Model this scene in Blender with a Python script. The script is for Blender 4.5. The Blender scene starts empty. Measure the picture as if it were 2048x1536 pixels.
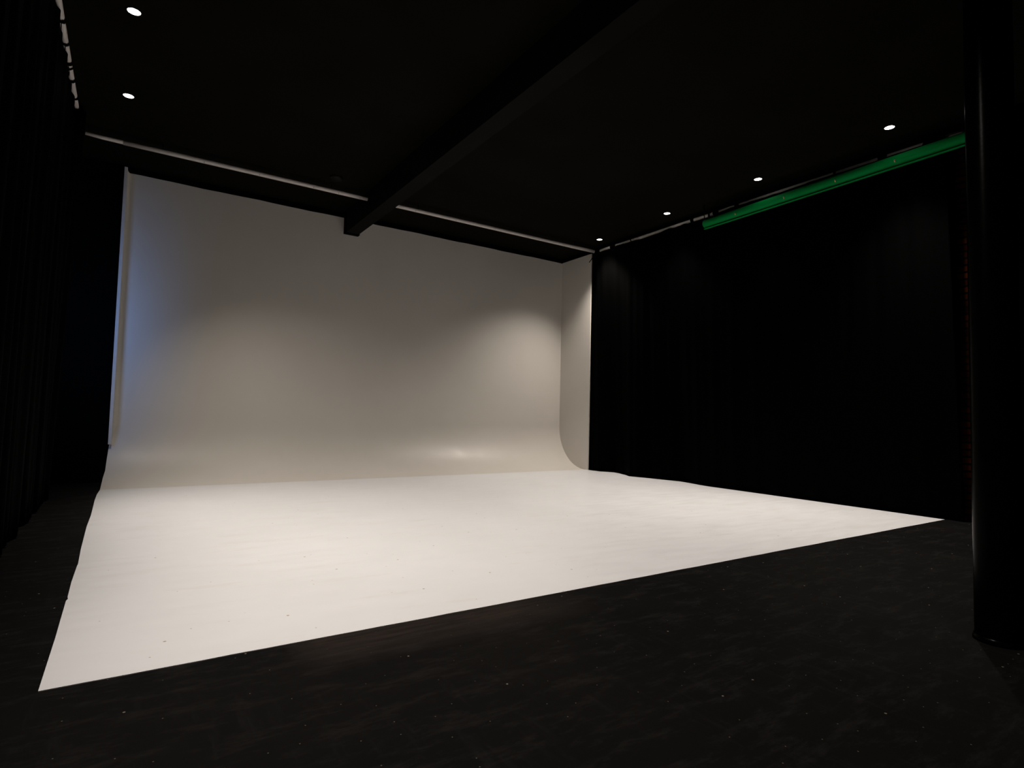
import bpy, bmesh, math, random
from mathutils import Vector, Matrix

# ------------------------------------------------------------------ camera
scene = bpy.context.scene
COL = scene.collection
YAW, PITCH, ROLL = map(math.radians, (33.5227, 3.0589, 1.3519))
FPX = 1159.46                                   # focal length in pixels of a 2048 px wide frame
fw = Vector((math.sin(YAW)*math.cos(PITCH), math.cos(YAW)*math.cos(PITCH), math.sin(PITCH)))
rt = Vector((math.cos(YAW), -math.sin(YAW), 0)); up = rt.cross(fw)
r2 = rt*math.cos(ROLL)+up*math.sin(ROLL); u2 = -rt*math.sin(ROLL)+up*math.cos(ROLL)
cam = bpy.data.cameras.new('camera'); cam_o = bpy.data.objects.new('camera', cam); COL.objects.link(cam_o)
m = Matrix((r2, u2, -fw)).transposed().to_4x4(); m.translation = (0.2078, -2.6193, 1.0)
cam_o.matrix_world = m
cam.sensor_width = 36; cam.lens = FPX*36/2048; cam.clip_start = 0.05
scene.camera = cam_o

# ------------------------------------------------------------------ world, exposure
w = bpy.data.worlds.new('world'); scene.world = w; w.use_nodes = True
w.node_tree.nodes['Background'].inputs[0].default_value = (0.02, 0.03, 0.05, 1)
w.node_tree.nodes['Background'].inputs[1].default_value = 0.0
vs = scene.view_settings
vs.view_transform = 'Standard'; vs.look = 'None'; vs.gamma = 1; vs.use_curve_mapping = False
vs.exposure = 0.17

# downlight strengths in watts (position x, y)
CEIL = 4.22
WARM = (1.0, 0.90, 0.80)
TL, TR = 27, 10                                # gimbal tilt of the left and right rows towards the middle, degrees
LAMPS = [  # x, y, watts, tilt, cone
    (0.065, 4.507, 370, TL, 95), (0.099, 2.934, 440, TL, 92), (0.10, 1.36, 90, TL, 92), (0.10, -0.21, 640, TL, 96),  # last two are assumed, out of view, to light the floor
    (7.207, 5.182, 355, -12, 105), (7.124, 3.529, 200, -TR, 90), (7.072, 1.918, 115, -TR, 70), (6.964, 0.27, 560, -TR, 92),
]
LENS = 12
SPOT_BLEND = 1.0
BLUE_W = 6.5  # power and colour of the assumed blue light at the left
BLUE_COL = (0.20, 0.42, 1.0)

# ------------------------------------------------------------------ materials
def mat(name, col, rough=0.5, spec=0.5, metal=0.0, sheen=0.0):
    mt = bpy.data.materials.new(name); mt.use_nodes = True
    b = mt.node_tree.nodes['Principled BSDF']
    b.inputs['Base Color'].default_value = (*col, 1); b.inputs['Roughness'].default_value = rough
    b.inputs['Specular IOR Level'].default_value = spec; b.inputs['Metallic'].default_value = metal
    b.inputs['Sheen Weight'].default_value = sheen
    return mt
def nd(mt, t, **kw):
    n = mt.node_tree.nodes.new(t)
    for k, v in kw.items(): setattr(n, k, v)
    return n
def lk(mt, a, b): mt.node_tree.links.new(a, b)
def coords(mt, scale=(1, 1, 1), rot=(0, 0, 0)):
    tc = nd(mt, 'ShaderNodeTexCoord'); mp = nd(mt, 'ShaderNodeMapping')
    mp.inputs['Scale'].default_value = scale; mp.inputs['Rotation'].default_value = rot
    lk(mt, tc.outputs['Object'], mp.inputs['Vector']); return mp.outputs['Vector']
def noise(mt, vec, scale, detail=6, rough=0.6):
    n = nd(mt, 'ShaderNodeTexNoise'); n.inputs['Scale'].default_value = scale
    n.inputs['Detail'].default_value = detail; n.inputs['Roughness'].default_value = rough
    lk(mt, vec, n.inputs['Vector']); return n.outputs['Fac']
def ramp(mt, fac, lo, hi, a=0.0, b=1.0):
    r = nd(mt, 'ShaderNodeMapRange'); r.inputs['From Min'].default_value = lo; r.inputs['From Max'].default_value = hi
    r.inputs['To Min'].default_value = a; r.inputs['To Max'].default_value = b
    lk(mt, fac, r.inputs['Value']); return r.outputs['Result']
def mix(mt, fac, c1, c2):
    n = nd(mt, 'ShaderNodeMix', data_type='RGBA')
    if isinstance(fac, float): n.inputs['Factor'].default_value = fac
    else: lk(mt, fac, n.inputs['Factor'])
    for s, c in ((n.inputs[6], c1), (n.inputs[7], c2)):
        if isinstance(c, tuple): s.default_value = (*c, 1)
        else: lk(mt, c, s)
    return n.outputs[2]
def mul(mt, a, b):
    n = nd(mt, 'ShaderNodeMath', operation='MULTIPLY')
    for i, c in enumerate((a, b)):
        if isinstance(c, float): n.inputs[i].default_value = c
        else: lk(mt, c, n.inputs[i])
    return n.outputs[0]
def bump(mt, h, strength, dist):
    n = nd(mt, 'ShaderNodeBump'); n.inputs['Strength'].default_value = strength; n.inputs['Distance'].default_value = dist
    lk(mt, h, n.inputs['Height']); lk(mt, n.outputs['Normal'], mt.node_tree.nodes['Principled BSDF'].inputs['Normal'])
def specks(mt, scale, size, vec=None, thin=0.5):
    v = nd(mt, 'ShaderNodeTexVoronoi', voronoi_dimensions='2D'); v.inputs['Scale'].default_value = scale
    lk(mt, vec if vec else coords(mt), v.inputs['Vector'])
    near = ramp(mt, v.outputs['Distance'], size*0.5, size, 1, 0)
    sep = nd(mt, 'ShaderNodeSeparateColor'); lk(mt, v.outputs['Color'], sep.inputs[0])
    return mul(mt, near, ramp(mt, sep.outputs[0], thin, thin+0.02, 0, 1))

def white_paint(name, floor=False):
    mt = mat(name, (0.53, 0.51, 0.49), 0.42, 0.5)
    b = mt.node_tree.nodes['Principled BSDF']
    v = coords(mt)
    big = noise(mt, v, 0.9, 5); fine = noise(mt, v, 60, 3)
    c = mix(mt, ramp(mt, big, 0.35, 0.7), (0.59, 0.562, 0.52), (0.565, 0.537, 0.495))
    if floor:
        c = mix(mt, ramp(mt, big, 0.35, 0.7), (0.69, 0.695, 0.715), (0.655, 0.66, 0.675))
        vs_ = coords(mt, (0.9, 4.0, 1), (0, 0, math.radians(12)))
        scuff = ramp(mt, noise(mt, vs_, 1.6, 9, 0.68), 0.56, 0.78, 0, 0.30)
        c = mix(mt, scuff, c, (0.54, 0.45, 0.37))
        c = mix(mt, specks(mt, 2.2, 0.018, thin=0.62), c, (0.36, 0.27, 0.20))
        c = mix(mt, specks(mt, 6.0, 0.03, thin=0.86), c, (0.42, 0.35, 0.30))
        lk(mt, ramp(mt, noise(mt, vs_, 3, 6), 0.3, 0.7, 0.34, 0.46), b.inputs['Roughness'])
    else:
        lk(mt, ramp(mt, noise(mt, v, 2.5, 4), 0.3, 0.7, 0.42, 0.52), b.inputs['Roughness'])
    lk(mt, c, b.inputs['Base Color'])
    bump(mt, fine, 0.12, 0.002)
    return mt

M = {}
M['white'] = white_paint('white_cove_paint')
M['white_floor'] = white_paint('white_floor_paint', True)
M['white_edge'] = mat('white_edge_paint', (0.58, 0.56, 0.54), 0.5)
# black painted concrete floor with scuffs and dust
bf = M['black_floor'] = mat('black_floor_paint', (0.005, 0.005, 0.005), 0.6, 0.012)
v1 = coords(bf, (1.0, 3.2, 1), (0, 0, math.radians(-8))); v0 = coords(bf)
c = mix(bf, ramp(bf, noise(bf, v0, 0.8, 6, 0.6), 0.3, 0.75), (0.0046, 0.0045, 0.0047), (0.0066, 0.0060, 0.0056))
c = mix(bf, ramp(bf, noise(bf, v1, 3.4, 14, 0.78), 0.50, 0.74, 0, 0.9), c, (0.0150, 0.0138, 0.0132))
c = mix(bf, ramp(bf, noise(bf, coords(bf, (5, 0.7, 1), (0, 0, 0.5)), 3.1, 12, 0.76), 0.54, 0.78, 0, 0.45), c, (0.0150, 0.0142, 0.0142))
c = mix(bf, specks(bf, 8.0, 0.022, thin=0.5), c, (0.09, 0.08, 0.06))
c = mix(bf, specks(bf, 2.4, 0.012, thin=0.4), c, (0.16, 0.14, 0.11))
# lighter brown streaked patch beside the front edge of the white floor
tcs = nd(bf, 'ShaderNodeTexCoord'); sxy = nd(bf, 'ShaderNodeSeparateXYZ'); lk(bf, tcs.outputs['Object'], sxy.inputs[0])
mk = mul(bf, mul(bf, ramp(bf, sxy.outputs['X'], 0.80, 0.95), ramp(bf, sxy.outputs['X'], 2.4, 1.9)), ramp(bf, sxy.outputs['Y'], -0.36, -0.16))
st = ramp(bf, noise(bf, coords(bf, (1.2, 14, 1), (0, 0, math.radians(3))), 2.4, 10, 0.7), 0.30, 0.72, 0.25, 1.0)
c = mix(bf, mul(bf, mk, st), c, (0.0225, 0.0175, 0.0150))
b = bf.node_tree.nodes['Principled BSDF']
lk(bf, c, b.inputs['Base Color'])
lk(bf, ramp(bf, noise(bf, v0, 2.3, 8), 0.3, 0.7, 0.5, 0.7), b.inputs['Roughness'])
bump(bf, noise(bf, v0, 35, 5), 0.25, 0.004)

def black_wall(name, col, rough, spec):
    mt = mat(name, col, rough, spec)
    v = coords(mt); b = mt.node_tree.nodes['Principled BSDF']
    k = tuple(x*1.5 for x in col)
    lk(mt, mix(mt, ramp(mt, noise(mt, v, 1.2, 5), 0.35, 0.7), col, k), b.inputs['Base Color'])
    bump(mt, noise(mt, v, 50, 4), 0.15, 0.002)
    return mt
M['ceiling'] = black_wall('black_ceiling_paint', (0.0040, 0.0037, 0.0028), 0.9, 0.03)
M['wall'] = black_wall('black_wall_paint', (0.0015, 0.0015, 0.0015), 0.9, 0.02)
M['beam'] = black_wall('black_beam_paint', (0.0052, 0.0048, 0.0043), 0.8, 0.03)
M['column'] = black_wall('black_gloss_column_paint', (0.0004, 0.0004, 0.0004), 0.24, 0.02)
M['curtain'] = mat('black_curtain_fabric', (0.0003, 0.0003, 0.00033), 0.75, 0.01, sheen=0.0)
cm = M['curtain']; bump(cm, noise(cm, coords(cm, (1, 1, 0.3)), 90, 3), 0.2, 0.001)
M['tie'] = mat('black_tie_webbing', (0.001, 0.001, 0.001), 0.8, 0.03)
M['pipe'] = mat('white_pipe_paint', (0.62, 0.58, 0.55), 0.45)
pm = M['pipe']; pb = pm.node_tree.nodes['Principled BSDF']
lk(pm, mix(pm, ramp(pm, noise(pm, coords(pm), 5, 4), 0.4, 0.75, 0, 0.6), (0.64, 0.60, 0.57), (0.50, 0.46, 0.44)), pb.inputs['Base Color'])
M['black_metal'] = mat('black_metal', (0.002, 0.002, 0.002), 0.5, 0.1)
M['green'] = mat('chroma_green_backdrop', (0.002, 0.24, 0.05), 0.55, 0.04)
gm = M['green']; gb = gm.node_tree.nodes['Principled BSDF']
lk(gm, mix(gm, ramp(gm, noise(gm, coords(gm, (1, 0.4, 1)), 4, 3), 0.3, 0.7), (0.002, 0.22, 0.042), (0.002, 0.27, 0.062)), gb.inputs['Base Color'])
M['core'] = mat('cardboard_core', (0.10, 0.07, 0.05), 0.8)
M['brass'] = mat('brassy_metal', (0.75, 0.52, 0.26), 0.35, 0.5, 0.6)
M['lamp_rim'] = mat('black_lamp_rim', (0.002, 0.002, 0.002), 0.7, 0.1)
M['glass'] = mat('assumed_window_glass', (0.8, 0.85, 0.9), 0.1)
M['glass'].node_tree.nodes['Principled BSDF'].inputs['Transmission Weight'].default_value = 1
M['frame'] = mat('assumed_window_frame_paint', (0.05, 0.05, 0.05), 0.5)
em = M['lens'] = bpy.data.materials.new('lamp_lens_glow'); em.use_nodes = True
eb = em.node_tree.nodes['Principled BSDF']; eb.inputs['Base Color'].default_value = (0.8, 0.8, 0.8, 1)
eb.inputs['Emission Color'].default_value = (1.0, 0.93, 0.86, 1); eb.inputs['Emission Strength'].default_value = LENS
# red brick, seen only in the narrow gap beside the column
bk = M['brick'] = mat('red_brick', (0.3, 0.08, 0.04), 0.9, 0.1)
bt = nd(bk, 'ShaderNodeTexBrick'); bt.inputs['Scale'].default_value = 1.0
bt.inputs['Color1'].default_value = (0.030, 0.0065, 0.0012, 1); bt.inputs['Color2'].default_value = (0.008, 0.0007, 0.0003, 1)
bt.inputs['Mortar'].default_value = (0.0006, 0.0004, 0.0003, 1)
bt.inputs['Brick Width'].default_value = 0.225; bt.inputs['Row Height'].default_value = 0.075; bt.inputs['Mortar Size'].default_value = 0.012
tc = nd(bk, 'ShaderNodeTexCoord'); sp = nd(bk, 'ShaderNodeSeparateXYZ'); cb = nd(bk, 'ShaderNodeCombineXYZ')
lk(bk, tc.outputs['Object'], sp.inputs[0]); lk(bk, sp.outputs['Y'], cb.inputs['X']); lk(bk, sp.outputs['Z'], cb.inputs['Y'])
lk(bk, cb.outputs[0], bt.inputs['Vector'])
dark_blotch = ramp(bk, noise(bk, coords(bk, (1, 1, 1)), 1.7, 4), 0.42, 0.60)  # random darker blotches that break up the brick
lk(bk, mix(bk, dark_blotch, bt.outputs['Color'], (0.0016, 0.0004, 0.0003)), bk.node_tree.nodes['Principled BSDF'].inputs['Base Color'])
bk.node_tree.nodes['Principled BSDF'].inputs['Specular IOR Level'].default_value = 0.02

# ------------------------------------------------------------------ helpers
def obj(name, bm, material, parent=None, smooth=False):
    me = bpy.data.meshes.new(name)
    bmesh.ops.recalc_face_normals(bm, faces=bm.faces)
    bm.to_mesh(me); bm.free()
    if smooth:
        for p in me.polygons: p.use_smooth = True
    me.materials.append(material)
    o = bpy.data.objects.new(name, me); COL.objects.link(o)
    if parent: o.parent = parent
    return o
def tag(o, label=None, cat=None, group=None, kind=None):
    if label: o['label'] = label
    if cat: o['category'] = cat
    if group: o['group'] = group
    if kind: o['kind'] = kind
    return o
def thing(name, label, cat, loc=(0, 0, 0), group=None):
    o = bpy.data.objects.new(name, None); COL.objects.link(o); o.location = loc; o.empty_display_size = 0.1
    return tag(o, label, cat, group)
def box(bm, x0, x1, y0, y1, z0, z1, bev=0.0):
    r = bmesh.ops.create_cube(bm, size=1)
    for v in r['verts']:
        v.co = ((x0+x1)/2+v.co.x*(x1-x0), (y0+y1)/2+v.co.y*(y1-y0), (z0+z1)/2+v.co.z*(z1-z0))
    if bev:
        es = list({e for v in r['verts'] for e in v.link_edges})
        bmesh.ops.bevel(bm, geom=es, offset=bev, segments=3, profile=0.7, affect='EDGES')
    return bm
def tube(bm, pts, rad, seg=16, cap=True):
    """a round tube along a list of points"""
    rings = []
    for i, p in enumerate(pts):
        a = pts[max(i-1, 0)]; b_ = pts[min(i+1, len(pts)-1)]
        d = (b_-a).normalized(); h = Vector((0, 0, 1)) if abs(d.z) < 0.9 else Vector((1, 0, 0))
        s = d.cross(h).normalized(); t = s.cross(d)
        rr = rad[i] if isinstance(rad, (list, tuple)) else rad
        rings.append([bm.verts.new(p+(s*math.cos(2*math.pi*k/seg)+t*math.sin(2*math.pi*k/seg))*rr) for k in range(seg)])
    for i in range(len(rings)-1):
        for k in range(seg):
            bm.faces.new((rings[i][k], rings[i][(k+1) % seg], rings[i+1][(k+1) % seg], rings[i+1][k]))
    if cap: bm.faces.new(rings[0]); bm.faces.new(rings[-1])
    return bm
def lathe(bm, prof, seg=40):
    """profile of (radius, z) turned about z"""
    rings = [[bm.verts.new((r*math.cos(2*math.pi*k/seg), r*math.sin(2*math.pi*k/seg), z)) for k in range(seg)] for r, z in prof]
    for i in range(len(rings)-1):
        for k in range(seg):
            bm.faces.new((rings[i][k], rings[i][(k+1) % seg], rings[i+1][(k+1) % seg], rings[i+1][k]))
    return rings
def interp(tab, y):
    if y <= tab[0][0]: return tab[0][1]
    for (a, va), (b_, vb) in zip(tab, tab[1:]):
        if y <= b_: return va+(vb-va)*(y-a)/(b_-a)
    return tab[-1][1]
V = Vector
NB = bmesh.new

# ------------------------------------------------------------------ room shell
W, D, R, H1 = 7.4765, 6.5918, 0.80, 4.113
YS = D-0.885                                    # front edge of the right side panel
X0, X1, Y0, Y1 = -1.75, 8.1, -5.2, 6.95
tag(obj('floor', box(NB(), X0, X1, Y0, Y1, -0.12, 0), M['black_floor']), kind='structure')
tag(obj('ceiling', box(NB(), X0, X1, Y0, Y1, CEIL, CEIL+0.15), M['ceiling']), kind='structure')
tag(obj('wall_back', box(NB(), X0, X1, D+0.07, Y1, 0, CEIL), M['wall']), kind='structure')
tag(obj('wall_front', box(NB(), X0, X1, Y0, Y0+0.15, 0, CEIL), M['wall']), kind='structure')
tag(obj('wall_right', box(NB(), 7.69, X1, Y0+0.15, D+0.07, 0, CEIL), M['brick']), kind='structure')
bp = obj('added_brick_strip', box(NB(), 7.545, 7.688, -0.80, -0.11, 0.0, CEIL-0.001, 0.004), M['brick'])  # wall brick set forward, added so that lamp light reaches it
tag(bp, 'narrow strip of dark red brick glimpsed between the right curtain and the column', 'brick strip')
WY0, WY1, WZ0, WZ1 = 3.95, 4.75, 1.45, 2.65        # assumed window opening in the left wall, out of view
bm = NB()
box(bm, X0, X0+0.2, Y0+0.15, WY0, 0, CEIL); box(bm, X0, X0+0.2, WY1, D+0.07, 0, CEIL)
box(bm, X0, X0+0.2, WY0, WY1, 0, WZ0); box(bm, X0, X0+0.2, WY0, WY1, WZ1, CEIL)
tag(obj('wall_left', bm, M['wall']), kind='structure')
wf = tag(thing('assumed_window_1', None, None, (X0+0.1, (WY0+WY1)/2, WZ0)), kind='structure')  # unseen window, assumed; the blue light stands in front of it
bm = NB(); hy = (WY1-WY0)/2; hz = WZ1-WZ0
for a in ((-hy, -hy+0.05), (hy-0.05, hy)): box(bm, -0.04, 0.04, a[0], a[1], 0, hz)
for a in ((0, 0.05), (hz-0.05, hz)): box(bm, -0.04, 0.04, -hy+0.05, hy-0.05, a[0], a[1])
obj('assumed_window_frame', bm, M['frame'], wf)
blue_light = bpy.data.lights.new('assumed_blue_light', 'AREA'); blue_light.shape = 'RECTANGLE'; blue_light.size = 0.7; blue_light.size_y = 0.9  # assumed blue source, unseen: narrow area light inside the room, aimed at the cove
blue_light.energy = BLUE_W; blue_light.color = BLUE_COL; blue_light.spread = math.radians(84)
do = bpy.data.objects.new('assumed_blue_light', blue_light); COL.objects.link(do)
do.location = (-1.38, (WY0+WY1)/2, 2.05)
do.rotation_euler = V((1.85, 2.24, -0.05)).to_track_quat('-Z', 'Y').to_euler()

# ceiling beam: box beam with a wider plate where it meets the cove
bt_ = tag(thing('ceiling_beam', 'long black beam crossing the ceiling down to the white backdrop', 'beam', (3.1, D, 3.86)), kind='structure')
obj('beam_casing', box(NB(), -0.102, 0.102, Y0+0.15-D, -0.092, 0, CEIL-3.86, 0.004), M['beam'], bt_)
bm = NB(); box(bm, 0.102, 0.110, Y0+0.15-D, -0.1, 0.006, 0.02); obj('edge_strip', bm, M['beam'], bt_)
obj('end_plate', box(NB(), -0.118, 0.120, -0.090, 0.0, -0.010, CEIL-3.86-0.002), M['tie'], bt_)

# ------------------------------------------------------------------ cyclorama (infinity cove)
cy = thing('cyclorama', 'large white infinity cove filling the back of the black studio', 'backdrop', (0, 0, 0))
random.seed(4)
left = [(0.0, 0.0), (0.002, 0.55), (-0.001, 1.12), (0.005, 1.155), (0.001, 1.19), (-0.003, 1.5), (0.0, 1.9), (0.002, 1.94), (-0.008, 2.4), (-0.018, 3.3), (-0.014, 3.9), (-0.024, 4.9), (-0.022, 5.4), (-0.008, D-R)]
EDGE = [(0.0, 7.475), (0.7, 7.488), (1.27, 7.491), (2.32, 7.498), (3.05, 7.502), (3.2, 7.53), (3.5, 7.60), (3.67, 7.62), (3.9, 7.56), (4.18, 7.50), (4.45, 7.42), (4.56, 7.40), (4.75, 7.50), (5.0, 7.60), (5.17, 7.63), (5.4, 7.49), (5.55, 7.482), (D-R, W)]
bm = NB(); T = 0.004
poly = [V((x, y, T)) for x, y in left]+[V((x, y, T)) for y, x in reversed(EDGE)]
front = []
for i in range(1, 60):
    x = W-(W)*i/60; front.append(V((x, random.uniform(-0.002, 0.002), T)))
poly += front
f = bm.faces.new([bm.verts.new(p) for p in poly])
ex = bmesh.ops.extrude_face_region(bm, geom=[f])
for v in [g for g in ex['geom'] if isinstance(g, bmesh.types.BMVert)]: v.co.z = 0.0005
bmesh.ops.triangulate(bm, faces=bm.faces)
obj('painted_floor', bm, M['white_floor'], cy)
# curve and back wall: one continuous skin of real thickness
prof = [(D-R, T)]
NA = 40
for i in range(1, NA+1):
    a = math.pi/2*i/NA; prof.append((D-R+R*math.sin(a), T+R-R*math.cos(a)))
zt = [1.2, 1.6, 2.0, 2.5, 3.0, 3.5, 3.9, H1]
prof += [(D, z) for z in zt]
xl = [(0, -0.008), (0.1, 0.004), (0.18, 0.021), (0.34, 0.030), (0.49, 0.042), (0.52, 0.045), (5, 0.045)]
NX = 40
bm = NB(); grid = []
for (y, z) in prof:
    x0 = interp(xl, z)
    row = []
    for i in range(NX+1):
        x = x0+(W-x0)*i/NX
        zz = z+(0.002*math.sin(i*2.3)+0.003*math.sin(i*0.9) if z == H1 else 0)
        row.append(bm.verts.new((x, y, zz)))
    grid.append(row)
for i in range(len(grid)-1):
    for j in range(NX):
        bm.faces.new((grid[i][j], grid[i][j+1], grid[i+1][j+1], grid[i+1][j]))
co = obj('cove_wall', bm, M['white'], cy, True)
def thicken(o, t, off=1):
    sm = o.modifiers.new('thickness', 'SOLIDIFY'); sm.thickness = t; sm.offset = off
# back side thickness built outward (away from the room)
thicken(co, 0.03, -1 if co.data.polygons[-1].normal.y < 0 else 1)
co.modifiers.new('crisp_rim', 'EDGE_SPLIT').split_angle = math.radians(40)
# right hand side panel: fills between the curve and a plumb front edge
bm = NB(); tp = 0.022
arc = [(y, z) for y, z in prof if z <= T+R+1e-6]
pts = [(YS, T), (D-R, T)]+arc[1:]+[(D, H1+0.005), (YS, H1+0.005)]
ff = bm.faces.new([bm.verts.new((W, y, z)) for y, z in pts])
ex = bmesh.ops.extrude_face_region(bm, geom=[ff])
for v in [g for g in ex['geom'] if isinstance(g, bmesh.types.BMVert)]: v.co.x += tp
sp_ = obj('side_panel', bm, M['white'], cy)
# left hand narrow return, ending where the curve starts
bm = NB()
box(bm, 0.030, 0.066, D-0.12, D+0.02, 0.50, H1+0.035, 0.003)
obj('side_panel', bm, M['white_edge'], cy)
bm = NB()                                     # small plaster fillet in the corner
n = 8; rr = 0.05
prev = None
ring0, ring1 = [], []
for i in range(n+1):
    a = math.pi/2*i/n
    x = 0.066+rr-rr*math.cos(a); y = D-rr+rr*math.sin(a)-0.001
    ring0.append(bm.verts.new((x, y, 0.51))); ring1.append(bm.verts.new((x, y, H1+0.03-0.035*math.sin(a))))
c0 = bm.verts.new((0.0662, D-0.0005, 0.51)); c1 = bm.verts.new((0.0662, D-0.0005, H1+0.0))
for i in range(n): bm.faces.new((ring0[i], ring0[i+1], ring1[i+1], ring1[i]))
obj('corner_fillet', bm, M['white'], cy, True)

# ------------------------------------------------------------------ curtain rails (white pipe on three sides)
PR = 0.029; PZ = 4.112; PY = 5.545
def rail(name, a, b_, label, screws=(), hang=(), group='white curtain rails under the ceiling', PR=PR):
    a, b_ = V(a), V(b_)
    t = thing(name, label, 'curtain rail', a, group)
    n = max(2, int((b_-a).length/0.5)); pts = [(b_-a)*i/n for i in range(n+1)]
    obj('pipe', tube(NB(), pts, PR, 20), M['pipe'], t, True)
    d = (b_-a).normalized(); s = V((0, 0, 1)).cross(d).normalized()
    for q in screws:
        p = d*q; bm = NB(); r = bmesh.ops.create_uvsphere(bm, u_segments=10, v_segments=6, radius=0.005)
        off = (V((0, -1, -1)).normalized() if abs(d.x) > 0.5 else V((-1 if a.x > 3 else 1, 0, -1)).normalized())*PR
        for v in bm.verts: v.co += p+off
        obj('screw', bm, M['black_metal'], t, True)
    for q in hang:
        p = d*q; bm = NB()
        tube(bm, [p+V((0, 0, PR-0.004)), p+V((0, 0, CEIL-PZ-0.006))], 0.006, 10)
        tube(bm, [p+V((0, 0, CEIL-PZ-0.008)), p+V((0, 0, CEIL-PZ-0.0005))], 0.022, 16)
        obj('hanger', bm, M['black_metal'], t, True)
    return t
rl = rail('curtain_rail', (0.02, PY, PZ), (2.996, PY, PZ), 'white pipe rail above the backdrop, left of the ceiling beam', (0.85, 1.5, 2.2, 2.55, 2.86), (0.4, 2.45))
# thinner tail piece sleeved into its left end
bm = NB(); tube(bm, [V((-0.36, -0.035, -0.006)), V((-0.2, -0.012, -0.004)), V((0.03, -0.002, 0))], [0.020, 0.0225, 0.024], 16)
obj('pipe_end', bm, M['pipe'], rl, True)
rail('curtain_rail', (3.204, PY, PZ), (7.40, PY, PZ), 'white pipe rail above the backdrop, right of the ceiling beam', (0.55, 1.25, 2.1, 2.9, 3.6), (0.6, 3.72))
rail('curtain_rail', (-0.385, -4.6, PZ), (-0.385, 5.16, PZ), 'white pipe rail carrying the left black curtain by its ties', (), (1.0, 3.0, 5.0, 7.0, 9.0), PR=0.023)
rail('curtain_rail', (7.462, -0.24, PZ), (7.462, 5.43, PZ), 'white pipe rail carrying the right black curtain above the green roll', (), (0.5, 1.9, 3.6, 5.0))

# ------------------------------------------------------------------ curtains
def curtain(name, path, top_fn, amp, label, seed, ties=(), rail_x=None, bottom=None, end_cut=None, straps=(), pr_=PR):
    """path: plan polyline (top, bottom) pairs; folds run vertically"""
    rnd = random.Random(seed)
    t = thing(name, label, 'curtain', (path[0][0][0], path[0][0][1], 0))
    o0 = V((path[0][0][0], path[0][0][1], 0))
    top = [V((*p[0], 0)) for p in path]; bot = [V((*p[1], 0)) for p in path]
    L = [0]
    for a, b_ in zip(top, top[1:]): L.append(L[-1]+(b_-a).length)
    def at(tab, s):
        for i in range(len(L)-1):
            if s <= L[i+1]+1e-9:
                k = (s-L[i])/max(L[i+1]-L[i], 1e-9); return tab[i]*(1-k)+tab[i+1]*k
        return tab[-1]
    ns = int(L[-1]/0.02); nz = 22
    ph = [rnd.uniform(0, 6.28) for _ in range(6)]
    bm = NB(); rows = []
    for j in range(nz+1):
        k = j/nz; row = []
        for i in range(ns+1):
            s = L[-1]*i/ns
            p = at(top, s)*k+at(bot, s)*(1-k)
            d = (at(top, min(s+0.02, L[-1]))-at(top, max(s-0.02, 0))).normalized(); nn = V((-d.y, d.x, 0))
            edge = min(1.0, s/0.15, (L[-1]-s)/0.15)
            u = s+0.02*math.sin(3*k+ph[5])
            wv = (math.sin(u*21+ph[0]+0.8*math.sin(u*3.1+ph[1]))*0.6+math.sin(u*9.3+ph[2])*0.5*(0.5+0.5*math.sin(u*1.3+ph[3]))
                  +0.35*math.sin(u*37+ph[4]+2*k))
            a_ = amp*(0.45+0.55*(1-k))*edge
            ztop = top_fn(p.y, s)
            q = p+nn*wv*a_; q.z = 0.012+(ztop-0.012)*k
            if end_cut: q += end_cut(s, k, L[-1])
            row.append(bm.verts.new(q-o0))
        rows.append(row)
    for j in range(nz):
        for i in range(ns):
            bm.faces.new((rows[j][i], rows[j][i+1], rows[j+1][i+1], rows[j+1][i]))
    o = obj('drape', bm, M['curtain'], t, True); thicken(o, 0.003, 0)
    for y, wd in ties:                                   # webbing loops round the pipe
        bm = NB(); n = 28; rA = pr_+0.004; drop = (PZ-pr_)-(top_fn(y, 0)-0.03)
        prof_ = [V((math.sin(math.pi+2*math.pi*i/n)*rA, 0, math.cos(math.pi+2*math.pi*i/n)*rA)) for i in range(n+1)]+[V((0, 0, -rA-max(drop, 0.01)))]
        r0 = [bm.verts.new(V((rail_x, y-wd/2+0.006*rnd.uniform(-1, 1), PZ))+p-o0) for p in prof_]
        r1 = [bm.verts.new(V((rail_x, y+wd/2+0.006*rnd.uniform(-1, 1), PZ))+p-o0) for p in prof_]
        for i in range(len(prof_)-1): bm.faces.new((r0[i], r0[i+1], r1[i+1], r1[i]))
        ot = obj('tie', bm, M['tie'], t); thicken(ot, 0.003, 1)
    for a, b_, c_ in straps:
        bm = NB(); pts = [V(a)-o0, V(b_)-o0, V(c_)-o0]; tube(bm, pts, 0.008, 8); obj('strap', bm, M['tie'], t, True)
    return t
# left: hangs just under its rail
def topL(y, s): return (4.066 if y < 4.86 else 4.150)+0.008*math.sin(y*8.7)+0.004*math.sin(y*23)
tiesL = [(y, 0.035) for y in (-4.2, -3.8, -3.4, -3.0, -2.6, -2.2, -1.8, -1.4, -1.0, -0.6, -0.2, 0.2, 0.6, 1.0, 1.4, 1.8, 2.2, 2.6)]+[(3.20, 0.05), (3.56, 0.04), (3.90, 0.06), (3.99, 0.03), (4.24, 0.05), (4.62, 0.04)]
curtain('curtain', [((-0.395, -4.6), (-0.46, -4.6)), ((-0.395, 4.80), (-0.46, 4.80)), ((-0.325, 4.90), (-0.46, 4.90)), ((-0.325, 5.2), (-0.46, 5.2)), ((-0.45, 5.42), (-0.47, 5.42))], topL, 0.035,
        'black curtain in long folds down the left side of the studio', 3, tiesL, -0.385, pr_=0.023)
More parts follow.
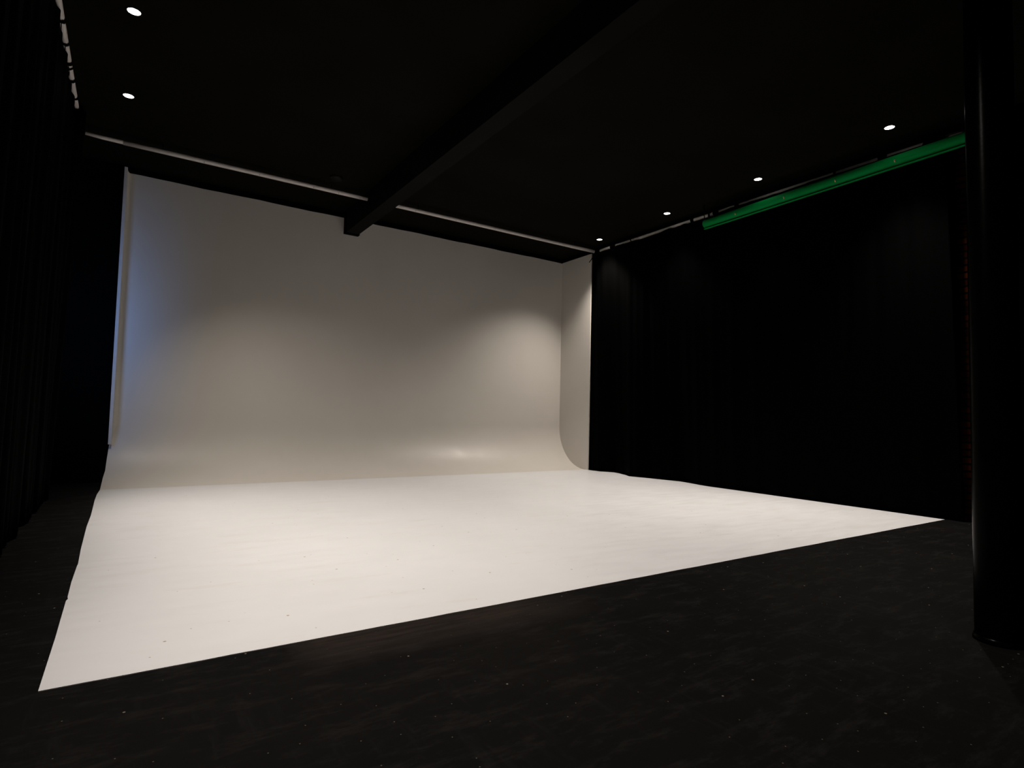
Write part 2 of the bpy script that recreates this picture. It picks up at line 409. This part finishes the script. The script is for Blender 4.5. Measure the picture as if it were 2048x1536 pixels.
# right: tucked against the cove panel, top edge sagging over the rail
def topR(y, s):
    if y > 2.8: b_ = 4.064+0.016*math.sin(y*5.3+1)+0.008*math.sin(y*17)+0.004*math.sin(y*41)
    elif y > 0.1: b_ = 4.088+0.004*math.sin(y*6)
    else: b_ = 4.13
    return b_
pr = [((7.495, 5.70), (7.495, 5.70)), ((7.50, 5.61), (7.52, 5.60)), ((7.405, 5.47), (7.50, 5.46))]
yy = 5.3
while yy > -0.14:
    pr.append(((7.405, yy), (interp(EDGE, yy)+0.035, yy))); yy -= 0.12
pr.append(((7.405, -0.135), (7.49, -0.135)))
def cutR(s, k, L):
    e = max(0.0, (s-(L-0.5))/0.5)
    return V((0, (0.07*k-0.02)*e, 0))
tiesR = [(5.08, 0.13), (4.62, 0.02), (3.30, 0.06), (2.98, 0.03), (2.86, 0.10), (2.50, 0.07), (1.1, 0.03), (0.55, 0.10)]
curtain('curtain', pr, topR, 0.016, 'wide black curtain down the right side behind the green roll', 8, tiesR, 7.462, end_cut=cutR,
        straps=[((7.455, 5.54, 4.09), (7.44, 5.60, 4.04), (7.40, 5.68, 3.93))])
curtain('curtain', [((7.45, -0.37), (7.48, -0.37)), ((7.45, -2.5), (7.50, -2.5))], lambda y, s: 4.20, 0.02,
        'black curtain at the far right, beyond the column', 12)

# ------------------------------------------------------------------ green backdrop roll hung in front of the right curtain
gr = thing('backdrop_roll', 'green backdrop roll hung high along the right black curtain', 'backdrop roll', (7.28, -0.5, 3.968))
Lr = 3.43; gr.rotation_euler = (-math.radians(0.85), 0, 0)
bm = NB(); turns = 1.55; n = 110; r_in = 0.060
secs = []
for i in range(n+1):
    a = math.radians(-116)+2*math.pi*turns*(1-i/n)      # spiral, loose end hanging under the roll
    r = r_in+0.002*i/n*turns
    if i/n > 0.78: r += 0.028*((i/n-0.78)/0.22)**1.4
    secs.append((r*math.cos(a), r*math.sin(a)))
ny = 24; rows = []
for j in range(ny+1):
    y = Lr*j/ny; row = []
    for i, (x, z) in enumerate(secs):
        row.append(bm.verts.new((x, y, z)))
    rows.append(row)
for j in range(ny):
    for i in range(n): bm.faces.new((rows[j][i], rows[j][i+1], rows[j+1][i+1], rows[j+1][i]))
o = obj('sheet', bm, M['green'], gr, True); thicken(o, 0.0012, 0)
bm = NB(); tube(bm, [V((0, -0.06, 0)), V((0, Lr+0.02, 0))], 0.030, 24); obj('core', bm, M['core'], gr, True)
for y in (0.83, 1.484, 2.145, 2.871):  # four small brassy patches along the side of the roll
    bm = NB(); n = 8; w_ = 0.016
    ring = []
    for i in range(n+1):
        a = math.radians(205-18+24*i/n); rr = 0.0655
        ring.append((rr*math.cos(a), rr*math.sin(a)))
    v0_ = [bm.verts.new((x, y-w_/2, z)) for x, z in ring]; v1_ = [bm.verts.new((x, y+w_/2, z)) for x, z in ring]
    for i in range(n): bm.faces.new((v0_[i], v0_[i+1], v1_[i+1], v1_[i]))
    oc = obj('brassy_patch', bm, M['brass'], gr, True); thicken(oc, 0.003, 0)
for y in (-0.035, Lr+0.012):
    bm = NB(); tube(bm, [V((0, y, 0.0)), V((0, y, CEIL-3.968-0.004+math.tan(math.radians(0.85))*y))], 0.006, 10)
    tube(bm, [V((0, y-0.006, 0)), V((0, y+0.006, 0))], 0.036, 24)
    obj('hanger', bm, M['black_metal'], gr, True)

# ------------------------------------------------------------------ column
cl = thing('support_column', 'black round column standing on the floor at the right', 'column', (3.652, -1.591, 0))
CR = 0.095
bm = NB(); rings = lathe(bm, [(CR, 0.012), (CR, 0.5), (CR, 1.5), (CR, 2.5), (CR, 3.4), (CR, CEIL-0.001)], 48)
obj('shaft', bm, M['column'], cl, True)
bm = NB(); rings = lathe(bm, [(CR+0.001, 0.001), (CR+0.008, 0.001), (CR+0.008, 0.010), (CR+0.004, 0.022), (CR+0.001, 0.026)], 48)
obj('base_collar', bm, M['column'], cl, True)

# ------------------------------------------------------------------ downlights
names = {
    1: 'round recessed downlight nearest the top edge, on the left ceiling side',
    0: 'round recessed downlight on the left, the one closer to the backdrop',
    4: 'smallest lit downlight, above the right end of the backdrop',
    5: 'second lit downlight from the backdrop in the right-hand row',
    6: 'third lit downlight from the backdrop, over the left part of the green roll',
    7: 'lit downlight nearest the column in the right-hand row',
}
def downlight(i, x, y, watts, tilt, cone):
    lab = names.get(i) or ('assumed recessed downlight hidden behind the ceiling beam' if x > 1 else 'assumed recessed downlight in the left row, above the frame')
    t = thing('downlight', lab, 'downlight', (x, y, CEIL), 'recessed ceiling downlights')
    bm = NB(); lathe(bm, [(0.062, -0.0005), (0.062, -0.004), (0.056, -0.008), (0.049, -0.007), (0.0475, -0.002)], 40)
    obj('trim_ring', bm, M['lamp_rim'], t, True)
    bm = NB(); n = 40
    c_ = bm.verts.new((0, 0, -0.006)); r_ = [bm.verts.new((0.047*math.cos(2*math.pi*k/n), 0.047*math.sin(2*math.pi*k/n), -0.003)) for k in range(n)]
    for k in range(n): bm.faces.new((c_, r_[k], r_[(k+1) % n]))
    obj('lens', bm, M['lens'], t, True)
    ld = bpy.data.lights.new('downlight_beam', 'SPOT'); ld.energy = watts; ld.color = WARM
    ld.spot_size = math.radians(cone); ld.spot_blend = SPOT_BLEND; ld.shadow_soft_size = 0.06
    lo = bpy.data.objects.new('downlight_beam', ld); COL.objects.link(lo); lo.parent = t; lo.location = (0, 0, -0.075); lo.rotation_euler = (0, -math.radians(tilt), 0)
for i, lamp in enumerate(LAMPS): downlight(i, *lamp)

# small unlit black disc fixture beside the left rail
t = thing('ceiling_fixture', 'unlit black disc on the ceiling beside the white rail, left of the beam', 'ceiling fixture', (2.46, 5.30, CEIL))
bm = NB(); lathe(bm, [(0.0, -0.036), (0.05, -0.036), (0.082, -0.028), (0.09, -0.012), (0.092, -0.0005)], 32); obj('body', bm, M['black_metal'], t, True)
